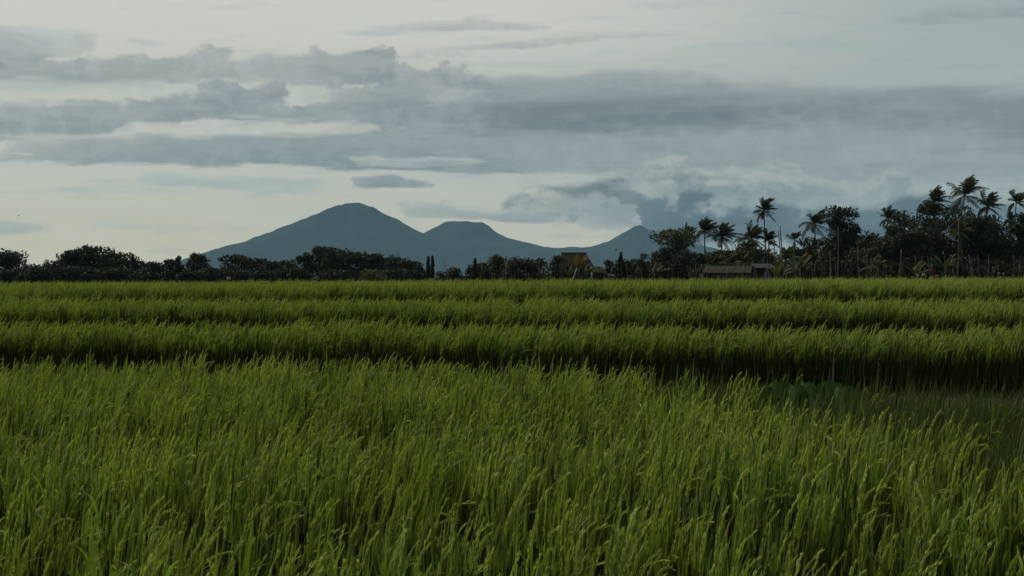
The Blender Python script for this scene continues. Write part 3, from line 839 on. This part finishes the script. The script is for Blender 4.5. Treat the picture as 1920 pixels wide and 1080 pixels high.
def palm(cx, cy, rpx, bx, d, label, seed, wind=1.0, nf=32, mat=None, by=520, curve=0.0, lcap=None):
    """crown centre at photo pixel (cx, cy), foot below pixel column bx"""
    r = random.Random(seed); k = d / F
    foot = Vector(((bx - 960) * k, d, GZ)); head = P(cx, cy, d) - foot
    root = empty('coconut_palm', foot, label, 'palm tree', 'coconut palms of the right grove')
    mb = MB(); n = 12; pts, rad = [], []
    for i in range(n + 1):
        t = i / n
        x = head.x * (t ** 1.4) + curve * math.sin(t * math.pi) * k * 10
        pts.append((x, 0, -.15 + (head.z + .15) * t)); rad.append((.20 - .09 * t + (.12 if i == 0 else 0)) * (1.0 if i % 2 else .93))
    mb.tube(pts, rad, 8); mb.build('trunk', M_palmbark, root, True)
    L = rpx * k * 1.38
    for i in range(nf):
        az = i * 2.399 + r.uniform(-.5, .5)
        t = i / (nf - 1)
        elv = math.radians(86 - 108 * t ** 1.25 + r.uniform(-14, 14))
        ll = L * (.82 + .3 * t if t < .6 else 1.0) * r.uniform(.66, 1.16)
        if t > .45 and r.random() < .22: continue
        me = frond_mesh(r, az, elv, ll, wind * (1.15 - .5 * t), mat or M_palm, droop=r.uniform(.06, .12) + .07 * t)
        f = link('frond', me, root, head)
    if r.random() < .8:
        c = MB()
        for q in range(5):
            a = q * 1.26; c.tube([head + Vector((math.cos(a) * .25, math.sin(a) * .25, -.15)), head + Vector((math.cos(a) * .3, math.sin(a) * .3, -.3)), head + Vector((math.cos(a) * .3, math.sin(a) * .3, -.45))], [.05, .13, .04], 6)
        c.build('coconut_cluster', M_crownb, root, True)
    return root

palms = [
    (1288, 446, 23, 1286, 262, 'short palm just right of the sparse tree, leftmost of the palms', {}),
    (1321, 434, 25, 1322, 268, 'slender palm with a clear dark trunk, second palm from the left', {}),
    (1353, 445, 27, 1354, 264, 'bushy palm right of the slender clear trunked one', {'nf': 38}),
    (1408, 447, 27, 1410, 262, 'thick headed palm directly left of the tall lone palm', {'nf': 38}),
    (1432, 395, 24, 1437, 285, 'tall lone palm with a thin trunk rising over its neighbours', {'wind': 1.2}),
    (1441, 452, 20, 1444, 262, 'small palm tucked under the tall lone palm', {}),
    (1527, 420, 29, 1531, 272, 'ragged palm between the bare poles and the big layered tree', {'nf': 38, 'wind': 1.3}),
    (1664, 410, 22, 1660, 262, 'wind bent palm at the left shoulder of the tall grove', {'wind': 1.5}),
    (1751, 380, 28, 1756, 262, 'broad palm left of the tallest palm, head above dark trees', {'nf': 38}),
    (1808, 368, 38, 1811, 262, 'tallest and largest palm, its fronds blown to the right', {'nf': 36, 'wind': 1.2, 'curve': -1.0}),
    (1852, 388, 27, 1856, 266, 'palm with a pale curved trunk against the round tree', {'wind': 1.4, 'curve': -.8}),
    (1905, 380, 24, 1896, 270, 'tall thin trunked palm nearest the right edge', {'wind': 1.2}),
    (1893, 414, 15, 1894, 264, 'small palm head beside the thin trunked palm at the right edge', {'nf': 20}),
    (1800, 436, 20, 1806, 240, 'small lighter palm in front of the tallest palm', {'mat': None, 'nf': 20}),
    (1489, 450, 18, 1491, 255, 'small thin palm right of the two bare poles', {'nf': 12}),
]
for i, (cx, cy, rp, bx, d, lab, kw) in enumerate(palms):
    kw = dict(kw)
    if i == 13: kw['mat'] = M_palml
    palm(cx, cy, rp, bx, d, lab, 40 + i, **kw)
# low young palms, fronds rising from near the ground
for i, (cx, cy, rp, d) in enumerate([(1340, 490, 22, 190), (1368, 484, 24, 192), (1396, 486, 22, 194), (1475, 482, 30, 190), (1506, 492, 22, 186), (1640, 492, 20, 188)]):
    palm(cx, cy + 8, rp, cx, d, 'low light green young palm behind the long shed roof, %s from the left' % ORD[i] if i < 3 else 'low light green young palm right of the long shed, %s of three from the left' % ORD[i - 3], 90 + i, wind=.5, nf=12, mat=M_palml)

# ------------------------------------------------------------------ banana plants
def banana(px, top, d, label, seed, mat, nleaf=8, spread=1.0):
    r = random.Random(seed); k = d / F
    H = (HORIZON - top) * k + CAMZ - GZ
    root = empty('banana_plant', ((px - 960) * k, d, GZ), label, 'banana plant')
    mb = MB(); th = H * .55
    mb.tube([(0, 0, -.1), (.03, 0, th * .5), (0, 0, th)], [.13, .11, .07], 8); mb.build('stem', M_bananad, root, True)
    for i in range(nleaf):
        az = i * 2.4 + r.uniform(-.3, .3); el = math.radians(r.uniform(35, 82)); L = H * .5 * r.uniform(.8, 1.1)
        p = Vector((0, 0, th * r.uniform(.85, 1))); d_ = Vector((math.cos(az) * math.cos(el), math.sin(az) * math.cos(el), math.sin(el)))
        V, Fc = [], []; n = 8
        for j in range(n + 1):
            s = j / n
            u = d_.cross(Vector((0, 0, 1))).normalized(); w = .05 + L * .15 * math.sin(math.pi * min(1, max(0, s * 1.05 - .12))) ** .6
            if s < .14: w = .03
            dn = Vector((0, 0, -1)) * w * .35
            V += [tuple(p - u * w * r.uniform(.8, 1.05) + dn), tuple(p), tuple(p + u * w * r.uniform(.8, 1.05) + dn)]
            p = p + d_ * L / n; d_ = (d_ + Vector((.05, 0, -.17 * (s + .15)))).normalized()
        for j in range(n):
            a = j * 3
            Fc += [(a, a + 1, a + 4, a + 3), (a + 1, a + 2, a + 5, a + 4)]
        link('leaf', mesh_from('leaf', V, Fc, [mat]), root)
banana(1085, 474, 185, 'yellowish banana plant in front of the steep dark roof', 1, M_banana, 9)
banana(1100, 487, 186, 'lower green banana plant at the right end of the house', 2, M_bananad, 7)
banana(1066, 492, 187, 'lower banana plant at the left end of the house', 3, M_bananad, 6)
banana(1462, 488, 176, 'green banana plant right of the long shed', 4, M_banana, 8)
banana(1500, 478, 184, 'pale leaved banana plant left of the white wall', 5, M_bananad, 8)
banana(1773, 466, 215, 'yellow green banana plant under the tallest palm', 6, M_bananad, 5)
banana(1718, 486, 190, 'dark banana plant among the stakes of the right grove', 7, M_bananad, 7)
banana(1228, 486, 190, 'banana plant among the bushes below the sparse tree', 8, M_bananad, 7)

# ------------------------------------------------------------------ taro at the edge of the dark patch
def taro(px, py, d, label, seed, nl=6):
    r = random.Random(seed)
    q = P(px, py, d)
    root = empty('taro_plant', (q.x, q.y, 0.0), label, 'taro plant', 'taro plants at the edge of the near plot')
    for i in range(nl):
        az = r.uniform(0, 6.28); h = (q.z) * r.uniform(.82, 1.02); out = r.uniform(.05, .22)
        e = Vector((math.cos(az) * out, math.sin(az) * out, h))
        mb = MB(); mb.tube([(0, 0, 0), (e.x * .35, e.y * .35, h * .55), e], [.011, .009, .006], 5)
        lf = mb.build('stalk', M_young, root, True)
        # heart shaped blade hanging from the stalk end
        S = r.uniform(.11, .18); tilt = r.uniform(.8, 1.45)
        out2d = [(0, .12), (.28, .34), (.46, .18), (.5, -.08), (.36, -.45), (.16, -.82), (0, -1.0), (-.16, -.82), (-.36, -.45), (-.5, -.08), (-.46, .18), (-.28, .34)]
        rz = r.uniform(-1.2, 1.2) - math.pi / 2
        f = Vector((math.cos(rz), math.sin(rz), 0)); sd = Vector((-f.y, f.x, 0))
        dn = (f * math.cos(tilt) + Vector((0, 0, -1)) * math.sin(tilt)); nr = sd.cross(dn)
        V = [tuple(e)]
        for a, b in out2d:
            V.append(tuple(e + sd * a * S + dn * (-b) * S * 1.1 + nr * (abs(a) * .35 * S)))
        Fc = [(0, i2 + 1, (i2 + 1) % 12 + 1) for i2 in range(12)]
        link('leaf', mesh_from('leaf', V, Fc, [M_taro], smooth=True), root)
for i, (px, py, d) in enumerate([(1455, 733, 12.9), (1478, 722, 13.0), (1500, 726, 12.7), (1524, 735, 12.9), (1548, 730, 12.6), (1576, 738, 12.8), (1610, 736, 12.6), (1400, 742, 13.1)]):
    taro(px, py - 9, d, 'broad leaved taro plant on the dark young rice edge, %s from left' % ORD[[1, 2, 3, 4, 5, 6, 7, 0][i]], 60 + i, nl=5 + i % 3)

# ------------------------------------------------------------------ buildings
def roof_pieces(root, a, b, c, d, nx, ny, name, mat, th=.03):
    """tiles or sheets over the slope a-b (eave) to d-c (ridge), each a piece of its own, lapped and slightly uneven"""
    a, b, c, d = map(Vector, (a, b, c, d)); r = random.Random(nx * 7 + ny)
    nrm = (b - a).cross(d - a).normalized()
    for j in range(ny):
        for i in range(nx):
            u0, u1 = i / nx, (i + 1) / nx - .03 / nx; v0, v1 = j / ny, min(1, (j + 1.06) / ny)
            off = nrm * (.012 * (ny - j) / ny + r.uniform(0, .015))
            def q(u, v): return (a.lerp(b, u)).lerp(d.lerp(c, u), v) + off
            m = MB(); m.slab(q(u0, v0) + nrm * .02, q(u1, v0) + nrm * .02, q(u1, v1), q(u0, v1), th)
            m.build(name, mat, root)

# steep roofed house
def house():
    d = 215; k = d / F
    c = P(1077, 515, d)
    root = empty('house', (c.x, c.y, GZ), 'steep hip roofed old house behind the yellow banana plant', 'house')
    def L(px, py, dy=0): return (((px - 1077) * k), dy, CAMZ + (HORIZON - py) * k - GZ)
    ex0, ex1, eave = 1040, 1112, 499
    # walls in front, sides, back, with a door opening and windows
    zt = L(0, eave)[2]; x0, x1 = L(1047, 0)[0], L(1106, 0)[0]
    m = MB()
    m.box(((x0 + x1) / 2, 0, zt / 2), (x1 - x0, 5.0, zt)); m.build('wall', M_brick, root)
    for wx in (-1.4, 1.4):
        f = MB(); f.box((wx, -2.53, 1.5), (.8, .06, .9)); w = f.build('window', M_darkwood, root)
        p = MB(); p.box((wx, -2.565, 1.5), (.62, .012, .72)); p.build('pane', M_pane, w)
    dd = MB(); dd.box((0, -2.53, 1.0), (.9, .06, 1.98)); dd.build('door', M_darkwood, root)
    rz = L(0, 475.5)[2]
    rx0, rx1 = L(1054, 0)[0], L(1098, 0)[0]
    e0, e1 = L(1041, 0)[0], L(1113, 0)[0]
    m0, m1 = L(1047, 0)[0], L(1106, 0)[0]; mz = L(0, 489)[2]
    # upper steep part and the flared skirt below it, front, back and sides
    for sg in (-1, 1):
        if sg < 0:
            roof_pieces(root, (m0, -1.7, mz), (m1, -1.7, mz), (rx1, -.05, rz), (rx0, -.05, rz), 9, 4, 'roof_tile', M_rooft)
            roof_pieces(root, (e0, -3.0, zt - .15), (e1, -3.0, zt - .15), (m1, -1.7, mz), (m0, -1.7, mz), 10, 3, 'roof_tile', M_rooft)
        else:
            s = MB(); s.slab((m1, 1.7, mz), (m0, 1.7, mz), (rx0, .05, rz), (rx1, .05, rz), .04)
            s.slab((e1, 3, zt - .15), (e0, 3, zt - .15), (m0, 1.7, mz), (m1, 1.7, mz), .04); s.build('roof', M_rooft, root)
    s = MB()
    s.slab((m1, -1.7, mz), (m1, 1.7, mz), (rx1, .05, rz), (rx1, -.05, rz), .04)
    s.slab((e1, -3, zt - .15), (e1, 3, zt - .15), (m1, 1.7, mz), (m1, -1.7, mz), .04)
    s.slab((m0, 1.7, mz), (m0, -1.7, mz), (rx0, -.05, rz), (rx0, .05, rz), .04)
    s.slab((e0, 3, zt - .15), (e0, -3, zt - .15), (m0, -1.7, mz), (m0, 1.7, mz), .04)
    s.build('roof_side', M_rooft, root)
    rd = MB(); rd.tube([(rx0 - .15, 0, rz + .06), (rx1 + .15, 0, rz + .06)], [.11, .11], 6); rd.build('ridge', M_rooft, root)
house()

# little lean-to right of the house
def leanto():
    d = 205; k = d / F; c = P(1124, 515, d)
    root = empty('shed', (c.x, c.y, GZ), 'small low shed with a reddish sloping roof right of the house', 'shed')
    zt = CAMZ + (HORIZON - 503) * k - GZ; zb = CAMZ + (HORIZON - 511) * k - GZ; w = 13 * k
    m = MB(); m.box((0, 1, zb / 2), (w * 1.8, 2, zb)); m.build('wall', M_brick, root)
    roof_pieces(root, (-w * 1.1, -.3, zb), (w * 1.1, -.3, zb - .1), (w * .6, 1.2, zt), (-w * .9, 1.2, zt), 6, 2, 'roof_sheet', M_rooft, .03)
leanto()

# long shed with plank wall
def long_shed():
    d = 170; k = d / F; c = P(1372, 515, d)
    root = empty('shed', (c.x, c.y, GZ), 'long low shed with grey sheet roof and pinkish plank wall', 'shed')
    def L(px, py, dy=0): return Vector(((px - 1372) * k, dy, CAMZ + (HORIZON - py) * k - GZ))
    e0, e1 = L(1316, 512), L(1408, 512); r0, r1 = L(1326, 498.5, 1.7), L(1415, 498.5, 1.7)
    roof_pieces(root, e0, e1, r1, r0, 9, 1, 'roof_sheet', M_sheet, .03)
    s = MB(); s.slab((e1.x + .15, 3.4, e1.z), (e0.x, 3.4, e0.z), r0 + Vector((0, .02, 0)), r1 + Vector((0, .02, 0)), .03); s.build('rear_roof', M_sheet, root)
    x = e0.x + 1.2; r = random.Random(4)
    while x < e1.x - .15:
        w = r.uniform(.20, .34); h = e1.z - .06 - r.uniform(0, .04)
        m = MB(); m.box((x + w / 2, .22 + r.uniform(-.012, .012), h / 2), (w - .025, .03, h)); m.build('plank', M_plank, root)
        x += w
    g = MB()
    g.add([(e1.x - .1, .25, 0), (e1.x - .1, 3.2, 0), (e1.x - .1, 3.2, e1.z - .05), (r1.x - .25, 1.7, r1.z - .12), (e1.x - .1, .25, e1.z - .05)], [(0, 1, 2, 3, 4)])
    g.box(((e0.x + e1.x) / 2, 3.2, e1.z / 2), (e1.x - e0.x - .4, .05, e1.z - .1))
    g.box((e0.x + .25, 1.7, e1.z / 2), (.05, 2.9, e1.z - .1)); g.build('rear_wall', M_darkwood, root)
    b = MB()
    b.box(((e0.x + e1.x) / 2, .1, e1.z - .09), (e1.x - e0.x, .07, .08)); b.build('eave_beam', M_darkwood, root)
    for q in range(5):
        p = MB(); xx = e0.x + .2 + q * (e1.x - e0.x - .4) / 4; p.box((xx, .1, (e1.z - .14) / 2), (.09, .09, e1.z - .14)); p.build('post', M_darkwood, root)
long_shed()

def open_shed():
    d = 178; k = d / F; c = P(1436, 515, d)
    root = empty('shed', (c.x, c.y, GZ), 'open shed with pale edged roof right of the long shed, blue thing inside', 'shed')
    def L(px, py, dy=0): return Vector(((px - 1436) * k, dy, CAMZ + (HORIZON - py) * k - GZ))
    roof_pieces(root, L(1416, 502), L(1458, 503), L(1450, 494.5, 1.6), L(1410, 494, 1.6), 6, 1, 'roof_sheet', M_sheet, .04)
    for px in (1418, 1437, 1456):
        for dy in (.1, 1.5):
            p = MB(); q = L(px, 503.5, dy); p.box((q.x, dy, q.z / 2), (.08, .08, q.z)); p.build('post', M_bamboo, root)
    w = MB(); q = L(1437, 503); w.box((q.x, 1.7, q.z / 2), (2.5, .05, q.z)); w.build('rear_wall', M_darkwood, root)
    bx = MB(); q = L(1440, 511); bx.tube([(q.x, .9, 0), (q.x, .9, .1), (q.x, .9, q.z * .95), (q.x, .9, q.z)], [.27, .29, .29, .26], 12)
    o = bx.build('water_drum', M_blue, None, True); o.location = root.location
    tag(o, 'blue plastic drum standing in the open shed', 'drum')
open_shed()

def orange_house():
    d = 232; k = d / F; c = P(1532, 515, d)
    root = empty('house', (c.x, c.y, GZ), 'white walled house with an orange tiled roof under the layered tree', 'house')
    def L(px, py, dy=0): return Vector(((px - 1532) * k, dy, CAMZ + (HORIZON - py) * k - GZ))
    a, b, cc, dd = L(1508, 485), L(1554, 485), L(1544, 471, 2.4), L(1520, 471, 2.4)
    roof_pieces(root, a, b, cc, dd, 9, 5, 'roof_tile', M_roofo, .03)
    zt = a.z - .05; x0, x1 = L(1513, 0).x, L(1550, 0).x
    m = MB(); m.box(((x0 + x1) / 2, 2.4, zt / 2), (x1 - x0, 3.8, zt)); m.build('wall', M_plaster, root)
    s = MB(); s.slab(Vector((b.x, 4.9, b.z)), Vector((a.x, 4.9, a.z)), dd, cc, .04)
    s.add([b, (b.x, 4.9, b.z), cc], [(0, 1, 2)]); s.add([a, dd, (a.x, 4.9, a.z)], [(0, 1, 2)]); s.build('roof_side', M_roofo, root)
    for wx in (-.9, .9):
        w = MB(); w.box((wx, .47, 1.6), (.7, .06, .9)); o = w.build('window', M_darkwood, root)
        p = MB(); p.box((wx, .43, 1.6), (.54, .015, .74)); p.build('pane', M_pane, o)
orange_house()

# ------------------------------------------------------------------ poles, stakes, small things
def pole(x0, y0, x1, y1, d, rad, name, label, cat, mat, group=None, base=None):
    a = P(x0, y0, d); b = P(x1, y1, d)
    if base is not None:                        # carry the pole down to the soil along its own line
        t = (base - a.z) / (b.z - a.z); a = a + (b - a) * t
    mid = (a + b) / 2 + Vector((.02 * (b.z - a.z), 0, 0))
    m = MB(); n = 5; pts = []
    for i in range(n):
        t = i / (n - 1); pts.append(a.lerp(b, t) - a + Vector((math.sin(t * 3.1) * .012 * (b - a).length, 0, 0)))
    m.tube(pts, [rad * (1 - .35 * i / (n - 1)) for i in range(n)], 6)
    o = m.build(name, mat, None, True); o.location = a
    tag(o, label, cat, group)
    return o

pole(289, 560, 288.5, 531, 39, .016, 'field_post', 'thin dark post standing alone in the far rice at left', 'post', M_darkwood, base=.62)
pole(437, 522, 457, 481, 96, .035, 'leaning_pole', 'long bamboo pole leaning right in front of the left treeline', 'pole', M_bamboo, base=GZ)
for i, (x0, x1, y1, rd) in enumerate([(1467, 1462, 424, .13), (1465, 1459, 432, .11), (1452, 1451, 442, .10)]):
    pole(x0, 515, x1, y1, 236, rd, 'bare_trunk', ['taller of the two close bare dead trunks between the palms', 'shorter of the two close bare dead trunks, its left one', 'single bare dead trunk just right of the tall lone palm'][i], 'dead trunk', M_bark, 'bare dead trunks', base=GZ)
for i, (x0, x1, y1) in enumerate([(1570, 1571, 425), (1556, 1556, 470), (1609, 1608, 462), (1795, 1797, 408), (1686, 1690, 466)]):
    pole(x0, 515, x1, y1, 200, .10, 'slim_trunk', 'slim pale bare trunk before the right grove, %s from the left' % ORD[[1, 0, 2, 4, 3][i]], 'tree trunk', M_palmbark, 'slim pale trunks before the grove', base=GZ)

rnd = random.Random(9)
stx = [829, 834, 838, 846, 852, 867, 873, 882, 901] + [rnd.uniform(905, 1290) for _ in range(34)] + [rnd.uniform(1290, 1460) for _ in range(40)] + [rnd.uniform(1460, 1925) for _ in range(74)]
stx.sort()
for i, x in enumerate(stx):
    if x < 850: y1 = rnd.uniform(480, 500)
    elif x < 1300: y1 = rnd.uniform(489, 506)
    elif x < 1460: y1 = rnd.uniform(494, 506)
    else: y1 = rnd.uniform(478, 505)
    sl = rnd.gauss(0, 3.0)
    where = 'in front of the hedge left of the house' if x < 1050 else ('in front of the bushes between house and palms' if x < 1300 else ('in front of the long shed' if x < 1460 else 'along the foot of the right grove'))
    pole(x, 520, x + sl, y1, 150 + rnd.uniform(-6, 6), rnd.uniform(.016, .034), 'garden_stake', 'thin bamboo stake ' + where + ', %s stake from left' % ORD[i - sum(1 for q in stx if q < (0 if x < 1050 else 1050 if x < 1300 else 1300 if x < 1460 else 1460))], 'stake', M_bamboo if rnd.random() < .6 else M_plank, 'bamboo stakes ' + where, base=GZ)

def cloth(px, py, d, w, h, name, label, cat, mat, seed, group=None):
    r = random.Random(seed); c = P(px, py, d); V, Fc = [], []
    nx, nz = 5, 4
    for j in range(nz + 1):
        for i in range(nx + 1):
            V.append((w * (i / nx - .5) * (1 + r.uniform(-.1, .1)), .12 * w * math.sin(i * 1.7 + j) + r.uniform(-.05, .05) * w, h * (.5 - j / nz) + r.uniform(-.08, .08) * h))
    for j in range(nz):
        for i in range(nx):
            a = j * (nx + 1) + i; Fc.append((a, a + 1, a + nx + 2, a + nx + 1))
    me = mesh_from(name, V, Fc, [mat], smooth=True)
    o = link(name, me); o.location = c
    md = o.modifiers.new('thickness', 'SOLIDIFY'); md.thickness = .02
    tag(o, label, cat, group)
    return o
for px, py, d in ((1748, 507, 144), (1757, 517, 140)):
    pole(px + 1, 522, px, py - 3, d + .05, .02, 'flag_stick', 'thin stick carrying the %s rag at right' % ('red' if py < 510 else 'orange'), 'stick', M_bamboo, base=GZ)
cloth(1748, 507, 144, .30, .30, 'red_rag', 'small red rag tied to a stick before the right grove', 'rag', M_red, 1)
cloth(1757, 517.5, 140, .34, .2, 'orange_rag', 'orange rag low over the rice before the right grove', 'rag', M_orange, 2)
for i, (px, py, w, h) in enumerate([(1720, 516, .22, .22), (1732, 515, .32, .26), (1873, 512, .22, .14), (1881, 513, .2, .16)]):
    q = cloth(px, py, 146, w, h, 'white_scrap', ['left one of two white scraps near the red rag', 'larger right one of two white scraps near the red rag', 'left one of two pale scraps near the right edge', 'right one of two pale scraps near the right edge'][i], 'scrap', M_white, 10 + i, 'pale scraps over the rice')
    pole(px, 522, px, py - 2, 146.06, .018, 'scrap_stick', 'short stick holding ' + ['left one of two white scraps near the red rag', 'right one of two white scraps near the red rag', 'left pale scrap at the right edge', 'right pale scrap at the right edge'][i], 'stick', M_bamboo, base=GZ)
cloth(429, 521.5, 94, .26, .14, 'crumpled_sheet', 'crumpled whitish sheet beside the leaning bamboo pole', 'sheet', M_white, 20)
pole(427, 524, 430, 517, 94.1, .02, 'sheet_stick', 'short stick propping up the crumpled whitish sheet', 'stick', M_bamboo, base=GZ)
pole(1075, 519, 1082, 502, 158, .07, 'pale_board', 'whitish leaning stick in front of the banana plant and house', 'stick', M_white, base=GZ)

# bird in flight before the volcano
def bird(px, py, d, label):
    c = P(px, py, d); root = empty('bird', c, label, 'bird', None)
    m = MB(); m.tube([(-.14, 0, 0), (-.06, 0, .01), (.06, 0, .015), (.13, 0, .02), (.17, 0, .01)], [.012, .04, .045, .025, .006], 8); m.build('body', M_darkwood, root, True)
    for s in (-1, 1):
        w = MB(); w.add([(.06, s * .03, .03), (-.05, s * .03, .03), (-.06, s * .2, .12), (.05, s * .2, .13), (-.10, s * .42, .10), (-.02, s * .42, .11)], [(0, 1, 2, 3), (3, 2, 4, 5)]); w.build('wing', M_darkwood, root)
    t = MB(); t.add([(-.12, -.012, 0), (-.12, .012, 0), (-.24, .05, 0), (-.24, -.05, 0)], [(0, 1, 2, 3)]); t.build('tail', M_darkwood, root)
bird(1155, 469, 150, 'tiny dark bird flying in front of the pointed cone')
bird(35, 405, 250, 'tiny dark bird high in the sky at the left edge')

haze()
